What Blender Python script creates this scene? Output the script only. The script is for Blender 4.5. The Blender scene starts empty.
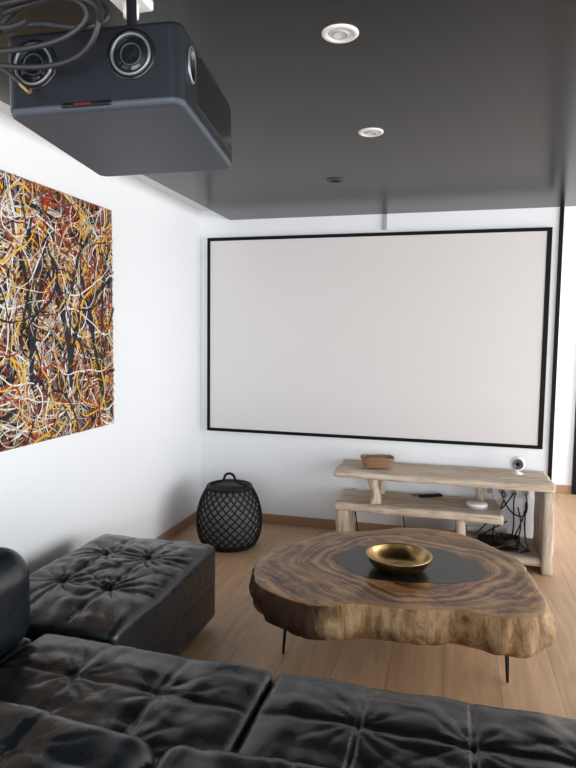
import bpy, bmesh, math, random
import numpy as np
from mathutils import Matrix, Vector, noise
random.seed(7); rng=np.random.default_rng(11)
scene=bpy.context.scene
scene.view_settings.view_transform='Standard'
scene.view_settings.look='None'

# ---------------------------------------------------------------- helpers
def link(o,parent=None):
    bpy.context.collection.objects.link(o)
    if parent: o.parent=parent
    return o
def empty(name,loc=(0,0,0)):
    e=bpy.data.objects.new(name,None); e.location=loc; e.empty_display_size=.1
    return link(e)
def mesh_obj(name,verts,faces,mat,parent=None,smooth=False):
    me=bpy.data.meshes.new(name); me.from_pydata([tuple(v) for v in verts],[],faces); me.update()
    o=bpy.data.objects.new(name,me)
    if mat: me.materials.append(mat)
    if smooth:
        for p in me.polygons: p.use_smooth=True
    return link(o,parent)
def box(name,x0,x1,y0,y1,z0,z1,mat,parent=None,bevel=0,seg=2):
    v=[(x,y,z) for x in (x0,x1) for y in (y0,y1) for z in (z0,z1)]
    f=[(0,1,3,2),(4,6,7,5),(0,4,5,1),(2,3,7,6),(0,2,6,4),(1,5,7,3)]
    o=mesh_obj(name,v,f,mat,parent)
    bm=bmesh.new(); bm.from_mesh(o.data); bmesh.ops.recalc_face_normals(bm,faces=bm.faces); bm.to_mesh(o.data); bm.free()
    if bevel:
        m=o.modifiers.new('b','BEVEL'); m.width=bevel; m.segments=seg
        m.limit_method='ANGLE'
        for p in o.data.polygons: p.use_smooth=True
        w=o.modifiers.new('w','WEIGHTED_NORMAL'); w.keep_sharp=False
    return o
def gridbox(lx,ly,lz,step):
    nx,ny,nz=[max(2,int(round(l/step))) for l in (lx,ly,lz)]
    bm=bmesh.new()
    idx={}
    def V(i,j,k):
        key=(i,j,k)
        if key not in idx: idx[key]=bm.verts.new(((i/nx-.5)*lx,(j/ny-.5)*ly,(k/nz-.5)*lz))
        return idx[key]
    for k in (0,nz):
        for i in range(nx):
            for j in range(ny):
                q=[V(i,j,k),V(i+1,j,k),V(i+1,j+1,k),V(i,j+1,k)]
                bm.faces.new(q if k else q[::-1])
    for j in (0,ny):
        for i in range(nx):
            for k in range(nz):
                q=[V(i,j,k),V(i+1,j,k),V(i+1,j,k+1),V(i,j,k+1)]
                bm.faces.new(q if j==0 else q[::-1])
    for i in (0,nx):
        for j in range(ny):
            for k in range(nz):
                q=[V(i,j,k),V(i,j+1,k),V(i,j+1,k+1),V(i,j,k+1)]
                bm.faces.new(q if i else q[::-1])
    return bm
def bm_obj(bm,name,mat,parent=None,smooth=True):
    me=bpy.data.meshes.new(name); bm.to_mesh(me); bm.free()
    o=bpy.data.objects.new(name,me); me.materials.append(mat)
    if smooth:
        for p in me.polygons: p.use_smooth=True
    return link(o,parent)
def revolve(name,prof,mat,parent=None,n=48,loc=(0,0,0),smooth=True,closed_ends=True):
    v=[];f=[]
    for (r,z) in prof:
        for i in range(n):
            a=2*math.pi*i/n; v.append((loc[0]+r*math.cos(a),loc[1]+r*math.sin(a),loc[2]+z))
    m=len(prof)
    for k in range(m-1):
        for i in range(n):
            j=(i+1)%n
            f.append((k*n+i,k*n+j,(k+1)*n+j,(k+1)*n+i))
    if closed_ends:
        f.append(tuple(range(n))[::-1]); f.append(tuple((m-1)*n+i for i in range(n)))
    o=mesh_obj(name,v,f,mat,parent,smooth)
    return o
def tube(name,pts,r,mat,parent=None,smooth=True,cyclic=False,res=3):
    cu=bpy.data.curves.new(name,'CURVE'); cu.dimensions='3D'; cu.bevel_depth=r; cu.bevel_resolution=res; cu.use_fill_caps=True
    groups=pts if isinstance(pts[0][0],(tuple,list,Vector)) else [pts]
    for g in groups:
        s=cu.splines.new('NURBS' if smooth else 'POLY'); s.points.add(len(g)-1)
        for p,q in zip(s.points,g): p.co=(*q,1)
        s.use_cyclic_u=cyclic
        if smooth: s.order_u=min(4,len(g)); s.use_endpoint_u=not cyclic; s.resolution_u=8
    cu.materials.append(mat)
    o=bpy.data.objects.new(name,cu); link(o,parent)
    return o

# ---------------------------------------------------------------- materials
def mat(name,col,rough=.5,metal=0,spec=.5,coat=0):
    m=bpy.data.materials.new(name); m.use_nodes=True
    b=m.node_tree.nodes['Principled BSDF']
    b.inputs['Base Color'].default_value=(*col,1); b.inputs['Roughness'].default_value=rough
    b.inputs['Metallic'].default_value=metal; b.inputs['Specular IOR Level'].default_value=spec
    b.inputs['Coat Weight'].default_value=coat
    return m
def nodes(m): return m.node_tree.nodes,m.node_tree.links,m.node_tree.nodes['Principled BSDF']
def add_noise_bump(m,scale,strength,dist=.01,detail=4,vscale=None):
    N,L,b=nodes(m)
    tc=N.new('ShaderNodeTexCoord'); n=N.new('ShaderNodeTexNoise'); n.inputs['Scale'].default_value=scale; n.inputs['Detail'].default_value=detail
    src=tc.outputs['Object']
    if vscale:
        mp=N.new('ShaderNodeMapping'); mp.inputs['Scale'].default_value=vscale; L.new(src,mp.inputs[0]); src=mp.outputs[0]
    L.new(src,n.inputs['Vector'])
    bp=N.new('ShaderNodeBump'); bp.inputs['Strength'].default_value=strength; bp.inputs['Distance'].default_value=dist
    L.new(n.outputs['Fac'],bp.inputs['Height']); L.new(bp.outputs[0],b.inputs['Normal'])
    return n
def ramp(N,stops):
    r=N.new('ShaderNodeValToRGB'); e=r.color_ramp.elements
    while len(e)<len(stops): e.new(.5)
    for s,(p,c) in zip(e,stops): s.position=p; s.color=(*c,1)
    return r

M_wall=mat('wall_paint',(.835,.86,.89),.75,spec=.25); add_noise_bump(M_wall,180,.06,.002)
M_ceil=mat('ceiling_white',(.80,.80,.79),.8,spec=.2); add_noise_bump(M_ceil,150,.05,.002)
M_slab=mat('ceiling_black_satin',(.009,.009,.0085),.24,spec=.20); add_noise_bump(M_slab,60,.04,.002)
M_black=mat('black_matt',(.004,.004,.0045),.6,spec=.15)
M_blackm=mat('black_metal',(.006,.006,.007),.4,spec=.3)
M_screen=mat('screen_fabric',(.68,.66,.655),.85,spec=.15); add_noise_bump(M_screen,300,.03,.001)
M_white=mat('white_plastic',(.8,.8,.8),.35)
M_grey=mat('grey_metal',(.35,.36,.38),.4)

def wood_planks():
    m=mat('oak_laminate',(.6,.4,.25),.42,spec=.4); N,L,b=nodes(m)
    tc=N.new('ShaderNodeTexCoord'); mp=N.new('ShaderNodeMapping'); mp.inputs['Rotation'].default_value=(0,0,math.radians(90))
    L.new(tc.outputs['Object'],mp.inputs[0])
    br=N.new('ShaderNodeTexBrick'); br.offset=.37; br.inputs['Scale'].default_value=1; br.inputs['Brick Width'].default_value=1.6; br.inputs['Row Height'].default_value=.24
    br.inputs['Mortar Size'].default_value=.0016; br.inputs['Mortar Smooth'].default_value=.3
    br.inputs['Color1'].default_value=(.53,.345,.21,1); br.inputs['Color2'].default_value=(.60,.40,.25,1); br.inputs['Mortar'].default_value=(.27,.165,.095,1)
    L.new(mp.outputs[0],br.inputs['Vector'])
    mp2=N.new('ShaderNodeMapping'); mp2.inputs['Scale'].default_value=(10,1.0,1); L.new(tc.outputs['Object'],mp2.inputs[0])
    n=N.new('ShaderNodeTexNoise'); n.inputs['Scale'].default_value=2.0; n.inputs['Detail'].default_value=8; n.inputs['Distortion'].default_value=1.1; L.new(mp2.outputs[0],n.inputs['Vector'])
    r=ramp(N,[(.3,(.76,.73,.70)),(.7,(1.1,1.09,1.07))]); L.new(n.outputs['Fac'],r.inputs[0])
    mx=N.new('ShaderNodeMixRGB'); mx.blend_type='MULTIPLY'; mx.inputs[0].default_value=.75
    L.new(br.outputs['Color'],mx.inputs[1]); L.new(r.outputs[0],mx.inputs[2]); L.new(mx.outputs[0],b.inputs['Base Color'])
    return m
M_floor=wood_planks()
M_base=mat('baseboard_oak',(.36,.22,.13),.5)

def leather():
    m=mat('black_leather',(.006,.009,.012),.3,spec=.5); N,L,b=nodes(m)
    tc=N.new('ShaderNodeTexCoord')
    v=N.new('ShaderNodeTexVoronoi'); v.inputs['Scale'].default_value=260; L.new(tc.outputs['Object'],v.inputs['Vector'])
    n=N.new('ShaderNodeTexNoise'); n.inputs['Scale'].default_value=9; n.inputs['Detail'].default_value=3; n.inputs['Distortion'].default_value=.8; L.new(tc.outputs['Object'],n.inputs['Vector'])
    b1=N.new('ShaderNodeBump'); b1.inputs['Strength'].default_value=.10; b1.inputs['Distance'].default_value=.002; L.new(v.outputs['Distance'],b1.inputs['Height'])
    b2=N.new('ShaderNodeBump'); b2.inputs['Strength'].default_value=.20; b2.inputs['Distance'].default_value=.010; L.new(n.outputs['Fac'],b2.inputs['Height']); L.new(b1.outputs[0],b2.inputs['Normal'])
    L.new(b2.outputs[0],b.inputs['Normal'])
    r=ramp(N,[(.3,(.23,.23,.23)),(.75,(.36,.36,.36))]); L.new(n.outputs['Fac'],r.inputs[0]); L.new(r.outputs[0],b.inputs['Roughness'])
    return m
M_leather=leather()

# ---------------------------------------------------------------- room
XL,YB=-1.97,4.57; H=2.47; XR=3.7; YF=-3.2; YFAR=6.35; XS=.69
box('floor',XL-.15,XR+.15,YF-.15,YFAR+.15,-.1,0,M_floor)
box('wall_left',XL-.15,XL,YF-.15,YB+.0,0,H,M_wall)
box('wall_back',XL-.15,XS,YB,YB+.15,0,H,M_wall)
box('wall_passage',XS-.15,XS,YB+.15,YFAR,0,H,M_wall)
box('wall_far',XS-.15,XR+.15,YFAR,YFAR+.15,0,H,M_wall)
box('ceiling',XL-.15,XR+.15,YF-.15,YFAR+.15,H,H+.1,M_ceil)
box('dropped_ceiling',-1.73,3.0,YF+.02,YB-.002,2.39,H-.001,M_slab,bevel=.003)
def wall_window_x(name,x0,x1,y0,y1,wy0,wy1,wz0,wz1):
    e=empty(name)
    box('part_1',x0,x1,y0,wy0,0,H,M_wall,e); box('part_2',x0,x1,wy1,y1,0,H,M_wall,e)
    if wz0>0: box('part_3',x0,x1,wy0,wy1,0,wz0,M_wall,e)
    box('part_4',x0,x1,wy0,wy1,wz1,H,M_wall,e)
wall_window_x('wall_right',XR,XR+.15,YF,YFAR,-1.2,5.6,.05,2.25)
e=empty('wall_front')
box('part_1',XL,-1.4,YF-.15,YF,0,H,M_wall,e); box('part_2',2.9,XR+.15,YF-.15,YF,0,H,M_wall,e)
box('part_3',-1.4,2.9,YF-.15,YF,2.25,H,M_wall,e); box('part_4',-1.4,2.9,YF-.15,YF,0,.05,M_wall,e)
M_frame=mat('window_frame_white',(.75,.75,.75),.4)
w=empty('window_1')
for i,y in enumerate((-1.17,1.1,3.3,5.57)): box('mullion_%d'%i,XR+.03,XR+.09,y-.03,y+.03,.05,2.25,M_frame,w)
for i,z in enumerate((.08,2.22)): box('rail_%d'%i,XR+.03,XR+.09,-1.14,5.54,z-.03,z+.03,M_frame,w)
w=empty('window_2')
for i,x in enumerate((-1.37,.75,2.87)): box('mullion_%d'%i,x-.03,x+.03,YF-.09,YF-.03,.05,2.25,M_frame,w)
for i,z in enumerate((.08,2.22)): box('rail_%d'%i,-1.34,2.84,YF-.09,YF-.03,z-.03,z+.03,M_frame,w)

box('baseboard_left',XL,XL+.014,YF+.02,YB-.015,0,.075,M_base,bevel=.003)
box('baseboard_back',XL,XS,YB-.014,YB,0,.075,M_base,bevel=.003)
box('baseboard_far',XS,XR,YFAR-.014,YFAR,0,.075,M_base,bevel=.003)
box('trim_1',.662,.688,YB-.018,YB,.075,2.388,M_black,bevel=.002)
box('trim_2',-.535,-.505,YB-.02,YB,2.275,2.388,M_grey,bevel=.003)
M_door=mat('door_warm_white',(.75,.66,.60),.5)
d=empty('door_1')
box('frame_left',1.14,1.19,YFAR-.05,YFAR,0,2.05,M_black,d); box('frame_right',2.02,2.08,YFAR-.05,YFAR,0,2.05,M_black,d)
box('frame_top',1.19,2.02,YFAR-.05,YFAR,1.99,2.05,M_black,d); box('leaf',1.19,2.02,YFAR-.03,YFAR,0,1.99,M_door,d)

# screen
s=empty('projector_screen')
sx0,sx1,sz0,sz1=-1.905,.617,.724,2.252
box('fabric',sx0+.02,sx1-.02,YB-.03,YB-.002,sz0+.02,sz1-.02,M_screen,s)
fw=.025
box('frame_top',sx0,sx1,YB-.036,YB-.003,sz1-fw,sz1,M_black,s,bevel=.002); box('frame_bottom',sx0,sx1,YB-.036,YB-.003,sz0,sz0+fw,M_black,s,bevel=.002)
box('frame_left',sx0,sx0+fw,YB-.036,YB-.003,sz0+fw,sz1-fw,M_black,s,bevel=.002); box('frame_right',sx1-fw-.008,sx1,YB-.036,YB-.003,sz0+fw,sz1-fw,M_black,s,bevel=.002)

# downlights
M_em=bpy.data.materials.new('led_lens'); M_em.use_nodes=True
bb=M_em.node_tree.nodes['Principled BSDF']; bb.inputs['Base Color'].default_value=(.75,.77,.78,1); bb.inputs['Roughness'].default_value=.3
M_dark=mat('dark_plastic',(.03,.03,.03),.5)
for i,(x,y,m1) in enumerate([(-.356,1.85,M_white),(-.384,2.746,M_white),(-.694,3.53,M_dark)]):
    n='recessed_downlight' if i<2 else 'ceiling_air_vent'
    e=empty(n,(x,y,2.39))
    r=.055 if i<2 else .05
    revolve('ring',[(r,0),(r,-.003),(r-.004,-.006),(r*.72,-.006),(r*.66,-.001)],m1,e,closed_ends=False)
    revolve('lens',[(.001,-.002),(r*.35,-.005),(r*.66,-.001)],M_em if i<2 else M_dark,e,closed_ends=False)
    revolve('inner_ring',[(r*.42,-.003),(r*.42,-.007),(r*.36,-.007),(r*.36,-.003)],M_grey if i<2 else M_black,e,closed_ends=False)

# ---------------------------------------------------------------- painting
M_canvas=mat('painting_ground',(.2,.1,.05),.6,spec=.3); N,L,b=nodes(M_canvas)
tc=N.new('ShaderNodeTexCoord'); n=N.new('ShaderNodeTexNoise'); n.inputs['Scale'].default_value=9; n.inputs['Detail'].default_value=8; n.inputs['Distortion'].default_value=2.5
L.new(tc.outputs['Object'],n.inputs['Vector'])
r=ramp(N,[(.3,(.02,.012,.01)),(.42,(.12,.035,.015)),(.5,(.38,.23,.12)),(.56,(.08,.022,.015)),(.64,(.32,.26,.19)),(.75,(.02,.015,.015))]); L.new(n.outputs['Fac'],r.inputs[0]); L.new(r.outputs[0],b.inputs['Base Color'])
pe=empty('abstract_painting')
py0,py1,pz0,pz1=1.35,3.20,.963,2.205
px=XL+.03
box('canvas',XL+.001,px,py0,py1,pz0,pz1,M_canvas,pe)
pcols=[((.52,.45,.34),'cream'),((.010,.008,.010),'black'),((.33,.03,.014),'red'),((.74,.42,.04),'yellow'),((.14,.045,.02),'brown'),((.50,.17,.04),'orange'),((.76,.74,.71),'white'),((.10,.13,.22),'slate')]
pm=[mat('paint_'+n_,c,.5,spec=.3) for c,n_ in pcols]
V=[];Fc=[];Mi=[]
def strand(ci,y,z,length,wid,curl,ang,ofs,step=.012,damp=.96):
    n=int(length/step); cur=random.gauss(0,curl); prev=None
    w0=wid
    for k in range(n):
        cur+=random.gauss(0,curl*.35); cur*=damp
        ang+=cur*step
        y+=math.cos(ang)*step; z+=math.sin(ang)*step
        if y<py0+.004 or y>py1-.004 or z<pz0+.004 or z>pz1-.004:
            break
        w0=max(wid*.35,min(wid*1.9,w0+random.gauss(0,wid*.18)))
        w=w0*(1 if 2<k<n-3 else .5)
        ny,nz=-math.sin(ang)*w,math.cos(ang)*w
        def cl(a,b): return (ofs,min(max(a,py0),py1),min(max(b,pz0),pz1))
        V.append(cl(y+ny,z+nz)); V.append(cl(y-ny,z-nz))
        c=len(V)
        if prev is not None:
            Fc.append((prev,prev+1,c-1,c-2)); Mi.append(ci)
        prev=c-2
def splat(ci,y,z,rad,ofs):
    n=10; c=len(V)
    for i in range(n):
        a=2*math.pi*i/n; rr=rad*random.uniform(.6,1.3)
        V.append((ofs,min(max(y+rr*math.cos(a),py0),py1),min(max(z+rr*math.sin(a),pz0),pz1)))
    Fc.append(tuple(range(c,c+n))); Mi.append(ci)
k=0
def O():
    global k; k+=1; return px+.0005+k*.0000035
ry=lambda:random.uniform(py0,py1)
rz=lambda:random.uniform(pz0,pz1)
layers=[(4,150,.9,.007,8),(0,140,.9,.0034,9),(1,170,.9,.0055,8),(2,140,.8,.0040,9),(3,95,.8,.0036,9),(5,110,.7,.0035,10),(1,120,.8,.0035,9),(7,70,.8,.003,9)]
for ci,cnt,ln,wd,cu in layers:
    for i in range(cnt):
        strand(ci,ry(),rz(),ln*random.uniform(.3,1.5),wd*random.uniform(.5,1.5),cu,random.uniform(0,6.28),O(),damp=.9)
    for i in range(cnt): splat(ci,ry(),rz(),random.uniform(.002,.012),O())
for ci,cnt,ln,wd,cu in [(0,170,.7,.0026,11),(6,190,.7,.0022,11),(3,115,.5,.0030,11),(2,110,.5,.0030,11),(4,90,.5,.003,11)]:
    for i in range(cnt):
        strand(ci,ry(),rz(),ln*random.uniform(.3,1.5),wd*random.uniform(.5,1.5),cu,random.uniform(0,6.28),O(),damp=.88)
    for i in range(cnt): splat(ci,ry(),rz(),random.uniform(.002,.007),O())
for y in (1.45,1.68,1.92,2.16,2.46,2.78,3.02):
    a0=1.57+random.uniform(-.22,.22); zz=pz0+random.uniform(.08,.25); ln_=random.uniform(.7,.95)
    for j in range(5): strand(1,y+random.uniform(-.012,.012)-.3*math.cos(a0),zz+random.uniform(0,.05),ln_*random.uniform(.7,1),.009,.8,a0+random.uniform(-.05,.05),O())
    for j in range(8): strand(1,y+random.uniform(-.06,.06),random.uniform(pz0+.1,pz1-.1),.2,.006,5,random.uniform(0,6.28),O())
for ci,cnt,ln,wd,cu in [(0,70,.6,.002,12),(6,90,.6,.0018,12),(3,40,.4,.0026,12),(2,25,.4,.0026,12),(1,60,.5,.0028,10)]:
    for i in range(cnt):
        strand(ci,ry(),rz(),ln*random.uniform(.3,1.5),wd*random.uniform(.5,1.5),cu,random.uniform(0,6.28),O(),damp=.88)
me=bpy.data.meshes.new('paint_drips'); me.from_pydata(V,[],Fc); 
for m_ in pm: me.materials.append(m_)
me.polygons.foreach_set('material_index',Mi); me.update()
link(bpy.data.objects.new('paint_drips',me),pe)

# ---------------------------------------------------------------- sofa
def cushion(name,x0,x1,y0,y1,z0,z1,r,tufts=(2,2),parent=None,puff=.02,tuft=.022,seed=0,step=.0125,gexp=.45,crown=.015,crease=.006,cdec=.10,wr=.006,seam=.0):
    lx,ly,lz=x1-x0,y1-y0,z1-z0
    bm=gridbox(lx,ly,lz,step)
    hx,hy,hz=lx/2,ly/2,lz/2
    rs=random.Random(seed)
    nx,ny=tufts
    T=[]
    for i in range(nx):
        for j in range(ny):
            T.append((-hx+lx*(i+1)/(nx+1),-hy+ly*(j+1)/(ny+1),rs.uniform(0,6.28),rs.randint(5,7)))
    for v in bm.verts:
        p=v.co; rz_=min(r,hz*.95)
        q=Vector((max(-hx+r,min(hx-r,p.x)),max(-hy+r,min(hy-r,p.y)),max(-hz+rz_,min(hz-rz_,p.z))))
        d=p-q
        if d.length>1e-6:
            p=q+d.normalized()*max(abs(d.x),abs(d.y),abs(d.z))
        u=p.x/hx; w=p.y/hy
        edge=(1-(p.z/hz)**2)
        n3=noise.noise(Vector((p.x*3+seed*7,p.y*3,p.z*3)))
        n4=noise.noise(Vector((p.x*8+seed*3,p.y*8,p.z*8)))
        n5=noise.noise(Vector((p.x*5+seed*2,p.y*16,seed*1.7)))
        n6=noise.noise(Vector((p.x*16+seed*2,p.y*5,seed*2.7)))
        dx=math.copysign(.008*edge*max(0,1-w*w),p.x)*min(1,abs(u)**6)
        dy=math.copysign(.008*edge*max(0,1-u*u),p.y)*min(1,abs(w)**6)
        top=max(0,min(1,(p.z+hz*.2)/(hz*1.2)))
        m=max(0,1-abs(u)**4)*max(0,1-abs(w)**4)
        ml=max(0,1-abs(u)**10)*max(0,1-abs(w)**10)
        dz=crown*m+wr*n3+wr*.4*n4+wr*.42*(n5+n6)*ml
        if T:
            gx=abs(math.sin(math.pi*(p.x+hx)/lx*(nx+1))); gy=abs(math.sin(math.pi*(p.y+hy)/ly*(ny+1)))
            dz+=puff*((gx*gy)**gexp)*ml
            if seam:
                ex=min(abs(p.x-(-hx+lx*(i+1)/(nx+1))) for i in range(nx))
                ey=min(abs(p.y-(-hy+ly*(j+1)/(ny+1))) for j in range(ny))
                dz-=seam*(math.exp(-(ex/.010)**2)+math.exp(-(ey/.010)**2))*ml
            for tx,ty,ph,nr in T:
                rx,ry_=p.x-tx,p.y-ty; rr=math.hypot(rx,ry_)
                dz-=tuft*math.exp(-(rr/.028)**2)+tuft*.5*math.exp(-(rr/.09)**2)
                if rr<.5:
                    th=math.atan2(ry_,rx)
                    c_=math.cos(nr*th+ph+3.5*n3+1.5*n4)
                    c_=-(1-abs(c_))**2*1.6+.4
                    dz+=crease*math.exp(-rr/cdec)*min(1,rr/.03)*c_*m**.5
        v.co=p+Vector((dx,dy,dz*top))
    for v in bm.verts:
        v.co+=Vector(((x0+x1)/2,(y0+y1)/2,(z0+z1)/2))
    return bm_obj(bm,name,M_leather,parent)

sf=empty('sectional_sofa')
box('base_frame',-1.78,1.38,.80,1.76,.05,.24,M_leather,sf,bevel=.02)
box('back_frame',-1.80,1.42,.70,.88,.05,.60,M_leather,sf,bevel=.04,seg=4)
for i,(a,b_,t_) in enumerate([(-1.40,-.527,(2,2)),(-.523,.69,(3,2)),(.694,1.26,(1,2))]):
    cushion('seat_cushion_%d'%(i+1),a,b_,1.08,1.83,.21,.422,.035,t_,sf,seed=i+1,puff=.010,gexp=.16,tuft=.003,crease=.004,cdec=.16,seam=.004,crown=.010,wr=.014,step=.0095)
for i,(a,b_,t_) in enumerate([(-1.40,-.60,(2,1)),(-.594,.0,(1,1)),(.006,.64,(1,1)),(.646,1.26,(1,1))]):
    cushion('back_cushion_%d'%(i+1),a,b_,.86,1.19,.40,.615,.065,t_,sf,seed=i+11,puff=.007,gexp=.18,tuft=.003,crease=.004,cdec=.14,wr=.015,seam=.002,step=.0095)
cushion('side_bolster',-1.80,-1.385,.88,1.80,.40,.75,.10,(0,0),sf,seed=21,crown=.015,wr=.012)
cushion('side_base',-1.80,-1.40,.88,1.80,.06,.42,.04,(0,0),sf,seed=22,crown=.0)
cushion('arm_right',1.27,1.44,.72,1.78,.05,.58,.05,(0,0),sf,seed=23)
for i,(x,y) in enumerate([(-1.7,.8),(1.3,.8),(-1.7,1.7),(1.3,1.7)]): box('foot_%d'%i,x-.03,x+.03,y-.03,y+.03,0,.06,M_blackm,sf)
ot=empty('leather_ottoman')
cushion('top_cushion',-1.80,-1.143,1.87,2.86,.215,.422,.035,(2,2),ot,seed=31,puff=.011,gexp=.25,tuft=.014,crease=.012,cdec=.14,crown=.018,seam=.003,wr=.012,step=.0095)
cushion('body',-1.797,-1.146,1.873,2.857,.04,.27,.025,(0,0),ot,seed=32,crown=0)
for i,(x,y) in enumerate([(-1.73,1.95),(-1.25,1.95),(-1.73,2.76),(-1.25,2.76)]): box('foot_%d'%i,x-.03,x+.03,y-.03,y+.03,0,.05,M_blackm,ot)

# ---------------------------------------------------------------- live edge table
def wood_top():
    m=mat('suar_wood_top',(.3,.15,.07),.32,spec=.4); N,L,b=nodes(m)
    tc=N.new('ShaderNodeTexCoord')
    n0=N.new('ShaderNodeTexNoise'); n0.inputs['Scale'].default_value=2.2; n0.inputs['Detail'].default_value=4; L.new(tc.outputs['Object'],n0.inputs['Vector'])
    sub=N.new('ShaderNodeVectorMath'); sub.operation='MULTIPLY_ADD'; sub.inputs[1].default_value=(.30,.30,0); L.new(n0.outputs['Color'],sub.inputs[0]); L.new(tc.outputs['Object'],sub.inputs[2])
    mp=N.new('ShaderNodeMapping'); mp.inputs['Location'].default_value=(-.17,-.24,0); mp.inputs['Scale'].default_value=(1,1.22,0); L.new(sub.outputs[0],mp.inputs[0])
    ln=N.new('ShaderNodeVectorMath'); ln.operation='LENGTH'; L.new(mp.outputs[0],ln.inputs[0])
    n1=N.new('ShaderNodeTexNoise'); n1.noise_dimensions='1D'; n1.inputs['Scale'].default_value=17; n1.inputs['Detail'].default_value=6; n1.inputs['Roughness'].default_value=.7
    L.new(ln.outputs['Value'],n1.inputs['W'])
    n2=N.new('ShaderNodeTexNoise'); n2.inputs['Scale'].default_value=5; n2.inputs['Detail'].default_value=9; n2.inputs['Roughness'].default_value=.62; n2.inputs['Distortion'].default_value=1; L.new(tc.outputs['Object'],n2.inputs['Vector'])
    ad=N.new('ShaderNodeMath'); ad.operation='MULTIPLY_ADD'; ad.inputs[1].default_value=.7; L.new(n2.outputs['Fac'],ad.inputs[0]); L.new(n1.outputs['Fac'],ad.inputs[2])
    sca=N.new('ShaderNodeMath'); sca.operation='MULTIPLY'; sca.inputs[1].default_value=.93; L.new(ad.outputs[0],sca.inputs[0])
    r=ramp(N,[(.61,(.022,.008,.003)),(.70,(.085,.032,.011)),(.78,(.19,.085,.030)),(.87,(.31,.165,.068)),(.97,(.42,.26,.125))])
    L.new(sca.outputs[0],r.inputs[0])
    at=N.new('ShaderNodeAttribute'); at.attribute_name='rim'
    a2=N.new('ShaderNodeMath'); a2.operation='MULTIPLY_ADD'; a2.inputs[1].default_value=.35; L.new(n2.outputs['Fac'],a2.inputs[0]); L.new(at.outputs['Fac'],a2.inputs[2])
    r2=ramp(N,[(.91,(0,0,0)),(1.0,(1,1,1))])
    sc=N.new('ShaderNodeMath'); sc.operation='MULTIPLY'; sc.inputs[1].default_value=.87; L.new(a2.outputs[0],sc.inputs[0]); L.new(sc.outputs[0],r2.inputs[0])
    mx=N.new('ShaderNodeMixRGB'); mx.inputs[2].default_value=(.42,.26,.12,1)
    mm=N.new('ShaderNodeMath'); mm.operation='MULTIPLY'; mm.inputs[1].default_value=.55; L.new(r2.outputs[0],mm.inputs[0]); L.new(mm.outputs[0],mx.inputs[0]); L.new(r.outputs[0],mx.inputs[1])
    L.new(mx.outputs[0],b.inputs['Base Color'])
    return m
def bark():
    m=mat('live_edge',(.4,.27,.15),.75,spec=.3); N,L,b=nodes(m)
    tc=N.new('ShaderNodeTexCoord'); mp=N.new('ShaderNodeMapping'); mp.inputs['Scale'].default_value=(1,1,.4); L.new(tc.outputs['Object'],mp.inputs[0])
    n=N.new('ShaderNodeTexNoise'); n.inputs['Scale'].default_value=13; n.inputs['Detail'].default_value=10; n.inputs['Roughness'].default_value=.68; n.inputs['Distortion'].default_value=.4; L.new(mp.outputs[0],n.inputs['Vector'])
    r=ramp(N,[(.34,(.075,.038,.016)),(.44,(.22,.125,.055)),(.55,(.38,.25,.13)),(.70,(.52,.39,.24))]); L.new(n.outputs['Fac'],r.inputs[0])
    n2=N.new('ShaderNodeTexNoise'); n2.inputs['Scale'].default_value=3.2; n2.inputs['Detail'].default_value=5; L.new(tc.outputs['Object'],n2.inputs['Vector'])
    sp=N.new('ShaderNodeSeparateXYZ'); L.new(tc.outputs['Object'],sp.inputs[0])
    ma=N.new('ShaderNodeMath'); ma.operation='MULTIPLY_ADD'; ma.inputs[1].default_value=-.26; L.new(sp.outputs['X'],ma.inputs[0]); L.new(n2.outputs['Fac'],ma.inputs[2])
    r3=ramp(N,[(.57,(1,1,1)),(.66,(.14,.10,.08))]); L.new(ma.outputs[0],r3.inputs[0])
    mx=N.new('ShaderNodeMixRGB'); mx.blend_type='MULTIPLY'; mx.inputs[0].default_value=1; L.new(r.outputs[0],mx.inputs[1]); L.new(r3.outputs[0],mx.inputs[2])
    L.new(mx.outputs[0],b.inputs['Base Color'])
    bp=N.new('ShaderNodeBump'); bp.inputs['Strength'].default_value=.9; bp.inputs['Distance'].default_value=.02; L.new(n.outputs['Fac'],bp.inputs['Height']); L.new(bp.outputs[0],b.inputs['Normal'])
    return m
M_top=wood_top(); M_bark=bark(); M_resin=mat('black_resin',(.010,.010,.011),.25,spec=.35)
tb=empty('live_edge_coffee_table',(-.2,2.9,0))
rim=[(-.665,-.29),(-.70,-.14),(-.665,.03),(-.545,.24),(-.42,.41),(-.25,.48),(-.07,.60),(.11,.63),(.317,.55),(.462,.373),(.555,.24),(.575,.10),(.62,-.153),(.585,-.34),(.43,-.435),(.25,-.415),(.10,-.465),(-.14,-.475),(-.30,-.54),(-.42,-.52),(-.57,-.44)]
def catmull(P,n):
    out=[];m=len(P)
    for i in range(m):
        p0,p1,p2,p3=[np.array(P[(i+k-1)%m]) for k in range(4)]
        for j in range(n):
            t=j/n
            out.append(.5*((2*p1)+(-p0+p2)*t+(2*p0-5*p1+4*p2-p3)*t*t+(-p0+3*p1-3*p2+p3)*t**3))
    return out
O_=catmull(rim,14); nO=len(O_)
verts=[];faces=[];mi=[];rimv=[]
def ring(scale,z,jit,zj=0):
    s=len(verts)
    for i,p in enumerate(O_):
        d=Vector((p[0],p[1])).length
        nn=noise.noise(Vector((p[0]*5,p[1]*5,z*9)))*jit+noise.noise(Vector((p[0]*16,p[1]*16,z*14)))*jit*.6+noise.noise(Vector((p[0]*34,p[1]*34,z*20)))*jit*.3
        f=scale+nn/d if scale>.9 else scale
        verts.append((p[0]*f,p[1]*f,z+(noise.noise(Vector((p[0]*4,p[1]*4,3)))*zj)))
        rimv.append(scale)
    return s
zt,zb=.40,.235
rings=[]
for sc in (.1,.25,.4,.55,.7,.8,.9,.95,.985): rings.append(ring(sc,zt,0 if sc<.9 else .016))
ntop=len(rings)
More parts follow.
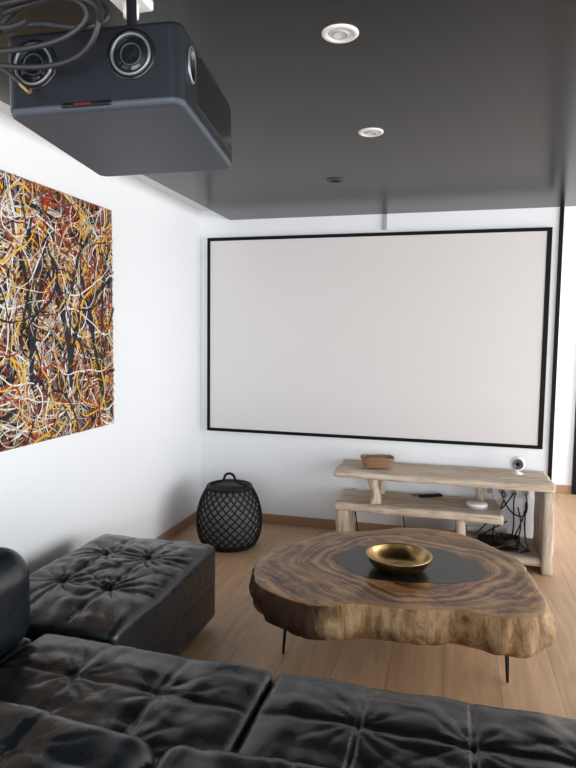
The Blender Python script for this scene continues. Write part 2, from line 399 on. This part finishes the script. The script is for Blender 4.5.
for t_,sc in [(0.0,.998),(.04,1.004),(.12,1.010),(.22,1.016),(.34,1.020),(.46,1.024),(.58,1.026),(.7,1.02),(.8,1.005),(.9,.98),(.97,.95)]:
    rings.append(ring(sc,zt-.003-(zt-.003-zb)*t_,.016+.022*t_,.035*max(0,t_-.3)))
for sc in (.9,.5,.1): rings.append(ring(sc-.001,zb,0))
for a in range(len(rings)-1):
    for i in range(nO):
        j=(i+1)%nO
        faces.append((rings[a]+i,rings[a]+j,rings[a+1]+j,rings[a+1]+i)[::-1]); mi.append(0 if a<ntop else 1)
c0=len(verts); verts.append((0,0,zt)); rimv.append(0)
c1=len(verts); verts.append((0,0,zb)); rimv.append(0)
for i in range(nO):
    j=(i+1)%nO
    faces.append((rings[0]+i,rings[0]+j,c0)); mi.append(0)
    faces.append((rings[-1]+j,rings[-1]+i,c1)); mi.append(1)
slab=mesh_obj('slab',verts,faces,M_top,tb,True); slab.data.materials.append(M_bark)
slab.data.polygons.foreach_set('material_index',mi)
at=slab.data.attributes.new('rim','FLOAT','POINT'); at.data.foreach_set('value',rimv)
bm=bmesh.new(); bm.from_mesh(slab.data); bmesh.ops.recalc_face_normals(bm,faces=bm.faces); bm.to_mesh(slab.data); bm.free()
rv=[];n=96
for i in range(n):
    a=2*math.pi*i/n; x,y=math.cos(a),math.sin(a)
    rr=1+.14*noise.noise(Vector((x*1.3,y*1.3,4)))+.07*noise.noise(Vector((x*4,y*4,1)))
    rv.append((.01+.345*x*rr,.04+.25*y*rr))
v=[(x,y,zt-.01) for x,y in rv]+[(x,y,zt+.0012) for x,y in rv]
mesh_obj('resin_inlay',v,[tuple(range(n,2*n))]+[(i,(i+1)%n,n+(i+1)%n,n+i) for i in range(n)],M_resin,tb)
for i,(x,y) in enumerate([(-.53,-.24),(.47,-.19),(-.40,.30),(.38,.28)]):
    px_,py_=x*.97,y*.97
    tx,ty=-y,x; l=math.hypot(tx,ty); tx/=l; ty/=l
    tx,ty=(tx*.4,ty*.4)
    tube('leg_%d'%(i+1),[(px_+tx*.055,py_+ty*.055,.27),(x+tx*.006,y+ty*.006,.012),(x,y,.006),(x-tx*.006,y-ty*.006,.012),(px_-tx*.055,py_-ty*.055,.27)],.006,M_blackm,tb,smooth=False)
M_brass=mat('aged_brass',(.40,.28,.12),.28,metal=1); add_noise_bump(M_brass,40,.3,.003)
bx,by=-.222,2.86
revolve('brass_bowl',[(.0,.004),(.05,.004),(.088,.010),(.120,.028),(.135,.052),(.142,.066),(.144,.070),(.156,.070),(.157,.066),(.152,.060),(.148,.048),(.132,.022),(.095,.003),(.062,-.003),(.0,-.003)],M_brass,None,n=72,loc=(bx,by,zt+.0045),closed_ends=False)

# ---------------------------------------------------------------- console
def whitewash(axis=0):
    m=mat('whitewashed_wood_%d'%axis,(.6,.5,.4),.8,spec=.2); N,L,b=nodes(m)
    tc=N.new('ShaderNodeTexCoord'); mp=N.new('ShaderNodeMapping'); sc=[16,16,16]; sc[axis]=1.6; mp.inputs['Scale'].default_value=sc; L.new(tc.outputs['Object'],mp.inputs[0])
    n=N.new('ShaderNodeTexNoise'); n.inputs['Scale'].default_value=2.4; n.inputs['Detail'].default_value=10; n.inputs['Roughness'].default_value=.7; n.inputs['Distortion'].default_value=.4; L.new(mp.outputs[0],n.inputs['Vector'])
    r=ramp(N,[(.30,(.22,.14,.09)),(.41,(.44,.33,.24)),(.52,(.60,.50,.40)),(.7,(.72,.66,.58))]); L.new(n.outputs['Fac'],r.inputs[0]); L.new(r.outputs[0],b.inputs['Base Color'])
    bp=N.new('ShaderNodeBump'); bp.inputs['Strength'].default_value=.8; bp.inputs['Distance'].default_value=.008; L.new(n.outputs['Fac'],bp.inputs['Height']); L.new(bp.outputs[0],b.inputs['Normal'])
    return m
MW=[whitewash(i) for i in range(3)]
cs=empty('driftwood_console_shelf')
def plank(name,x0,x1,y0,y1,z0,z1,ax,seed,amp=.01,step=.02,r=.008):
    bm=gridbox(x1-x0,y1-y0,z1-z0,step)
    h=[(x1-x0)/2,(y1-y0)/2,(z1-z0)/2]
    for v in bm.verts:
        p=v.co.copy(); q=Vector([max(-h[i]+r,min(h[i]-r,p[i])) for i in range(3)])
        d=p-q
        if d.length>1e-6: p=q+d.normalized()*max(abs(c) for c in d)
        s=Vector((p.x*2.5+seed,p.y*2.5,p.z*2.5)); s2=s*4
        disp=Vector((noise.noise(s),noise.noise(s+Vector((9,0,0))),noise.noise(s+Vector((0,9,0)))*.4))*amp+Vector((noise.noise(s2),noise.noise(s2+Vector((5,0,0))),noise.noise(s2+Vector((0,5,0)))*.4))*amp*.6
        v.co=p+disp+Vector(((x0+x1)/2,(y0+y1)/2,(z0+z1)/2))
    return bm_obj(bm,name,MW[ax],cs)
plank('top_board',-.77,.64,4.06,4.51,.53,.575,0,1,.012)
plank('middle_shelf',-.77,.33,4.06,4.48,.30,.355,0,2,.020)
plank('bottom_shelf',-.10,.58,4.07,4.50,.045,.095,0,3,.008)
plank('side_panel',.575,.64,4.05,4.50,.0,.532,2,4,.007)
plank('left_block',-.755,-.68,4.08,4.46,.0,.302,2,5,.012)
plank('lower_support',.05,.11,4.10,4.45,.09,.302,2,8,.012)
plank('foot_block',-.09,-.02,4.10,4.45,.0,.05,2,9,.004)
def trunk(name,x,y,z0,z1,r,seed):
    v=[];f=[];n=20;m=8
    for k in range(m+1):
        z=z0+(z1-z0)*k/m
        for i in range(n):
            a=2*math.pi*i/n
            rr=r*(1+.3*noise.noise(Vector((math.cos(a)*1.2+seed,math.sin(a)*1.2,z*8)))+.35*(abs(k/m-.5)*2)**2)
            v.append((x+rr*math.cos(a)+.012*math.sin(k*.7),y+rr*math.sin(a),z))
    for k in range(m):
        for i in range(n):
            j=(i+1)%n; f.append((k*n+i,k*n+j,(k+1)*n+j,(k+1)*n+i))
    f.append(tuple(range(n))[::-1]); f.append(tuple(m*n+i for i in range(n)))
    mesh_obj(name,v,f,MW[2],cs,True)
trunk('trunk_front',-.50,4.14,.35,.535,.033,1); trunk('trunk_rear',-.50,4.40,.35,.535,.033,5); trunk('trunk_right',.20,4.42,.35,.535,.026,7)

M_wick=mat('wicker_brown',(.27,.15,.08),.7); add_noise_bump(M_wick,120,.6,.004,vscale=(1,1,2))
wb=empty('wicker_basket',(-.50,4.27,.581))
for k in range(7):
    hx,hy=.092+.0035*k,.06+.003*k; z=.006+.010*k
    pts=[]
    for i in range(32):
        a=2*math.pi*i/32; ca_,sa=math.cos(a),math.sin(a)
        pts.append((math.copysign(abs(ca_)**.45,ca_)*hx,math.copysign(abs(sa)**.45,sa)*hy,z+.0022*math.sin(a*10+k*math.pi)))
    tube('weave_%d'%k,pts,.0055,M_wick,wb,cyclic=True)
box('liner',-.086,.086,-.058,.058,.001,.012,M_wick,wb); 
box('content',-.07,.07,-.045,.045,.012,.06,mat('kraft_paper',(.36,.22,.12),.8),wb,bevel=.01)
wb.rotation_euler=(0,0,.25)
cg=empty('security_camera',(.44,4.36,.577))
revolve('stand',[(.035,0),(.035,.006),(.012,.01),(.010,.03)],M_white,cg)
g=revolve('head',[(.0,-.026),(.034,-.024),(.048,-.012),(.050,.0),(.048,.012),(.034,.024),(0,.026)],M_white,cg,closed_ends=False); g.rotation_euler=(math.pi/2,0,0); g.location=(0,0,.070)
g=revolve('lens_ring',[(.036,0),(.036,.004),(.026,.004),(.024,.001),(0,.003)],mat('lens_grey',(.10,.11,.12),.2),cg,closed_ends=False); g.rotation_euler=(math.pi/2,0,0); g.location=(0,-.024,.070)
g=revolve('lens',[(.014,.003),(.013,.007),(0,.009)],M_black,cg,closed_ends=False); g.rotation_euler=(math.pi/2,0,0); g.location=(0,-.024,.070)
pk=empty('white_media_puck',(.18,4.22,.363))
revolve('body',[(.062,0),(.070,.006),(.070,.024),(.062,.032),(0,.033)],M_white,pk)
revolve('rubber_band',[(.0705,.008),(.0715,.012),(.0705,.016)],M_grey,pk,closed_ends=False)
o=box('remote_control',-.085,.085,-.02,.02,0,.018,M_black,bevel=.006); o.location=(-.13,4.37,.368); o.rotation_euler=(0,0,.5)
box('router_box',.20,.45,4.16,4.36,.100,.142,M_black,bevel=.01)
box('power_adapter',.125,.185,4.12,4.19,.100,.135,M_black,bevel=.006)
M_cable=mat('black_cable',(.01,.01,.01),.45); M_wcable=mat('white_cable',(.6,.6,.6),.45)
cb=empty('cable_bundle')
def rcable(name,pts,r,m): tube(name,pts,r,m,cb)
rcable('cable_1',[(.30,4.37,.12),(.30,4.45,.16),(.36,4.52,.3),(.40,4.53,.42),(.36,4.54,.40)],.005,M_cable)
rcable('cable_2',[(.42,4.37,.12),(.46,4.46,.22),(.42,4.53,.36),(.46,4.54,.40)],.005,M_cable)
rcable('cable_3',[(.35,4.14,.11),(.40,4.12,.115),(.50,4.14,.11),(.52,4.25,.12),(.50,4.4,.13),(.52,4.5,.35)],.005,M_cable)
rcable('cable_4',[(-.70,4.50,.35),(-.62,4.2,.012),(-.5,4.0,.008),(-.4,4.1,.008),(-.48,4.25,.008),(-.6,4.15,.008),(-.45,4.02,.008)],.005,M_cable)
rcable('cable_5',[(.30,4.54,.38),(.32,4.50,.25),(.28,4.48,.15),(.35,4.42,.11)],.004,M_wcable)
rcable('cable_6',[(.18,4.29,.37),(.25,4.40,.36),(.34,4.50,.30),(.42,4.54,.40)],.004,M_wcable)
rcable('cable_7',[(.52,4.5,.30),(.45,4.3,.16),(.36,4.10,.14),(.25,4.11,.13),(.15,4.2,.11),(.2,4.4,.11),(.4,4.5,.2)],.005,M_cable)
rcable('cable_8',[(-.30,4.5,.06),(-.25,4.2,.01),(-.12,4.04,.009),(-.05,4.0,.009),(.1,4.02,.009)],.005,M_cable)
rcable('cable_9',[(.50,4.53,.41),(.52,4.48,.34),(.47,4.45,.24),(.53,4.4,.16),(.48,4.3,.12)],.004,M_wcable)
rcable('cable_10',[(-.13,4.37,.376),(-.25,4.42,.366),(-.33,4.47,.34),(-.34,4.53,.2),(-.30,4.5,.02)],.004,M_cable)
rcable('cable_11',[(.47,4.52,.30),(.50,4.4,.20),(.42,4.2,.17),(.50,4.12,.12),(.54,4.2,.108),(.46,4.14,.105)],.005,M_cable)
rcable('cable_12',[(.36,4.54,.40),(.38,4.50,.30),(.48,4.46,.22),(.54,4.45,.28),(.52,4.52,.40)],.005,M_cable)
rcable('cable_13',[(.44,4.54,.40),(.40,4.49,.33),(.30,4.47,.24),(.24,4.45,.16),(.18,4.42,.11)],.005,M_cable)
for q in range(7):
    a=q*.9; rcable('loop_%d'%q,[(.38+.08*math.cos(t+a),4.20+.08*math.sin(t+a),.150+.005*q+.01*math.sin(2*t)) for t in np.linspace(0,5.5,12)],.0045,M_cable)
rcable('power_strip',[(.13,4.50,.125),(.40,4.51,.125)],.02,M_white)
po=empty('power_outlet')
for i,x in enumerate((.28,.36,.44,.52)):
    box('plate_%d'%i,x-.037,x+.037,YB-.012,YB-.001,.36,.44,M_white,po,bevel=.004)
    rv_=revolve('socket_%d'%i,[(.022,0),(.020,.004),(.016,.001),(0,.001)],M_grey,po,n=24,closed_ends=False); rv_.rotation_euler=(math.pi/2,0,0); rv_.location=(x,YB-.012,.40)

# ---------------------------------------------------------------- lantern
M_net=mat('black_cord',(.006,.006,.006),.6,spec=.25); M_liner=mat('lantern_liner',(.20,.21,.22),.6)
la=empty('woven_lantern',(-1.515,4.02,0))
prof=[(.178,.0),(.212,.05),(.230,.12),(.232,.2),(.222,.27),(.200,.34),(.170,.40),(.150,.425)]
def rad(z):
    for (r0,z0),(r1,z1) in zip(prof,prof[1:]):
        if z<=z1: 
            t=(z-z0)/(z1-z0); return r0+(r1-r0)*t
    return prof[-1][0]
def rads(z): return (rad(max(0,z-.02))+rad(z)+rad(min(.425,z+.02)))/3
revolve('inner_shell',[(max(.01,rads(z)-.024),z) for z in np.linspace(.012,.41,16)],M_liner,la)
NS=24
G=[]
for s_ in (1,-1):
    for i in range(NS):
        G.append([(rads(z)*math.cos(2*math.pi*i/NS+s_*z*4.6),rads(z)*math.sin(2*math.pi*i/NS+s_*z*4.6),z) for z in np.linspace(.01,.42,22)])
tube('net',G,.0055,M_net,la,smooth=False,res=1)
for nme,r_,z_,t_ in (('ring_bottom',.180,.014,.014),('ring_top',.152,.422,.013)):
    tube(nme,[(r_*math.cos(a),r_*math.sin(a),z_) for a in np.linspace(0,2*math.pi,33)[:-1]],t_,M_net,la,cyclic=True)
revolve('candle_plate',[(.14,.420),(.14,.426)],M_net,la)
tube('handle',[(-.14,0,.425),(-.10,0,.447),(-.045,0,.452),(-.040,0,.48),(-.03,0,.505),(0,0,.515),(.03,0,.505),(.040,0,.48),(.045,0,.452),(.10,0,.447),(.14,0,.425)],.009,M_net,la)

# ---------------------------------------------------------------- projector
M_pb=mat('projector_grey',(.015,.018,.024),.34,metal=.2,spec=.4); M_pu=mat('projector_underside',(.045,.058,.078),.42,spec=.4); M_gl=mat('projector_gloss',(.008,.009,.011),.12,spec=.4)
M_ring=mat('ring_metal',(.22,.24,.27),.35,metal=.6)
pj=empty('ceiling_projector',(-.614,1.097,1.930)); pj.rotation_mode='XYZ'
M3=Matrix.Rotation(.122,3,'Z')@Matrix.Rotation(-.034,3,'X')@Matrix.Rotation(-.030,3,'Y')
pj.rotation_euler=M3.to_euler('XYZ')
hw,hd,hh=.155,.180,.064
body=box('body',-hw,hw,-hd,hd,-hh+.006,hh,M_pb,pj)
bm=bmesh.new(); bm.from_mesh(body.data)
ed=[e_ for e_ in bm.edges if abs(e_.verts[0].co.z-e_.verts[1].co.z)>.05]
bmesh.ops.bevel(bm,geom=ed,offset=.022,segments=6,affect='EDGES',profile=.5)
ed=[e_ for e_ in bm.edges if all(abs(v_.co.z-hh)<1e-4 for v_ in e_.verts)]
bmesh.ops.bevel(bm,geom=ed,offset=.008,segments=3,affect='EDGES',profile=.5)
bm.to_mesh(body.data); bm.free()
un=box('underside',-hw+.001,hw-.001,-hd+.001,hd-.001,-hh-.006,-hh+.010,M_pu,pj)
bm=bmesh.new(); bm.from_mesh(un.data)
ed=[e_ for e_ in bm.edges if abs(e_.verts[0].co.z-e_.verts[1].co.z)>.01]
bmesh.ops.bevel(bm,geom=ed,offset=.022,segments=6,affect='EDGES',profile=.5)
ed=[e_ for e_ in bm.edges if all(v_.co.z<-hh for v_ in e_.verts)]
bmesh.ops.bevel(bm,geom=ed,offset=.009,segments=4,affect='EDGES',profile=.5)
bm.to_mesh(un.data); bm.free()
for i,(x,z) in enumerate(((-.100,.010),(.070,.013))):
    for nm,pr,mm in (('speaker_%d_bezel'%i,[(.041,0),(.041,.002),(.034,.002),(.034,0)],M_gl),('speaker_%d_ring'%i,[(.034,.001),(.034,.005),(.032,.006),(.030,.005),(.030,.001)],M_ring),('speaker_%d_cone'%i,[(.030,.002),(.024,.0015),(.022,.003),(.014,.0022),(0,.004)],M_gl),('speaker_%d_inner'%i,[(.018,.002),(.0175,.004),(.0163,.004),(.016,.002)],M_pu)):
        g=revolve(nm,pr,mm,pj,closed_ends=False,n=48); g.rotation_euler=(math.pi/2,0,0); g.location=(x,-hd,z)
box('ir_slot',-.055,.035,-hd-.0012,-hd+.01,-hh+.000,-hh+.009,M_gl,pj,bevel=.003)
M_red=mat('red_led',(.12,.012,.008),.3)
box('red_window',-.030,.0,-hd-.002,-hd+.01,-hh+.003,-hh+.006,M_red,pj)
box('side_gloss_panel',hw-.002,hw+.0012,-hd+.085,hd-.03,-hh+.022,hh-.012,M_gl,pj,bevel=.002)
g=revolve('side_dial',[(.030,0),(.030,.003),(.025,.004),(.023,.001),(0,.001)],M_gl,pj,closed_ends=False); g.rotation_euler=(0,math.pi/2,0); g.location=(hw,-hd+.048,.012); g.scale=(1,.6,1)
g=revolve('side_dial_rim',[(.031,0),(.031,.0025),(.028,.0035),(.027,.0035),(.027,0)],M_ring,pj,closed_ends=False); g.rotation_euler=(0,math.pi/2,0); g.location=(hw+.001,-hd+.048,.012); g.scale=(1,.6,1)
box('mount_plate',-.05,.05,-.05,.05,hh,hh+.012,M_black,pj,bevel=.003)
tube('mount_pole',[(0,0,hh+.005),(0,0,.44)],.010,M_blackm,pj,smooth=False)
ca=empty('projector_cables')
M_pc=mat('grey_black_cable',(.018,.019,.021),.5)
def cm(pts,y0=.885,dy=.012): return [(-.679+a/100,y0-dy*math.sin(i*1.3),1.955+b_/100) for i,(a,b_) in enumerate(pts)]
CB=[[(-6.5,3.6),(-4,6.2),(2,7.6),(8,7.6),(14.5,5.4),(13.5,2.2),(8,2.2),(3,4.0),(-2,4.8),(-7,3.8)],
[(11.0,9.5),(14.0,5.5),(13.6,1.0),(10,-2.2),(4,-3.2),(-1.8,-3.0),(-6.5,-2.2)],
[(-6.5,-.4),(-2,-1.2),(4,-1.0),(9,.6),(12.5,3.4),(10,6.4),(4,6.0),(-3,5.0)],
[(-6.9,5.9),(0,5.3),(5.4,6.3),(10.8,5.8),(15.0,3.8),(15.0,1.2)],
[(5.4,9.7),(0,7.9),(-4.6,5.4),(-5.0,3.0),(-1,1.3),(3,2.0)]]
for i,p in enumerate(CB): tube('cable_%d'%i,cm(p,.885-.012*i,.008),.0046,M_pc,ca)
tube('cable_up_1',[(-.605,.86,2.04),(-.66,.95,2.12),(-.72,1.2,2.28),(-.83,1.5,2.37)],.005,M_pc,ca)
tube('cable_up_2',[(-.56,.87,2.03),(-.60,.98,2.14),(-.70,1.22,2.30),(-.85,1.5,2.36)],.005,M_pc,ca)
tube('cable_lead',cm([(-5.2,-2.6),(-3.2,-3.4),(-1.8,-4.8),(-1.0,-5.6)],.87,0),.004,M_pc,ca)
tube('gold_connector',cm([(-1.0,-5.6),(.6,-7.0)],.87,0),.0045,mat('gold_plug',(.45,.33,.16),.35,metal=1),ca,smooth=False)
ot2=empty('ceiling_socket',(-.852,1.512,2.39))
box('plate',-.045,.045,-.045,.045,-.03,0,M_white,ot2,bevel=.008)
revolve('plug',[(.02,-.06),(.022,-.03)],M_white,ot2,n=24)

# ---------------------------------------------------------------- lights
def area(name,loc,rot,sx,sy,energy,col):
    l=bpy.data.lights.new(name,'AREA'); l.shape='RECTANGLE'; l.size=sx; l.size_y=sy; l.energy=energy; l.color=col
    o=bpy.data.objects.new(name,l); o.location=loc; o.rotation_euler=rot; link(o); return o
area('daylight_window_right',(XR+.12,2.2,1.15),(0,math.radians(90),0),2.1,6.6,245,(1.0,.985,.97))
area('daylight_window_rear',(.75,YF-.12,1.15),(math.radians(90),0,0),4.2,2.1,205,(.96,.98,1))
w=bpy.data.worlds.new('sky'); scene.world=w; w.use_nodes=True
bg=w.node_tree.nodes['Background']; bg.inputs[0].default_value=(.80,.90,1,1); bg.inputs[1].default_value=1.5

# ---------------------------------------------------------------- camera
R=(Matrix.Rotation(math.radians(15.2),3,'Z')@Matrix.Rotation(math.radians(90-4.6),3,'X')@Matrix.Rotation(math.radians(0.7),3,'Z'))
cd=bpy.data.cameras.new('camera'); cd.sensor_fit='VERTICAL'; cd.sensor_height=36; cd.lens=610/768*36; cd.clip_start=.05
c=bpy.data.objects.new('camera',cd); link(c)
c.matrix_world=Matrix.Translation((0,0,1.5))@R.to_4x4()
scene.camera=c
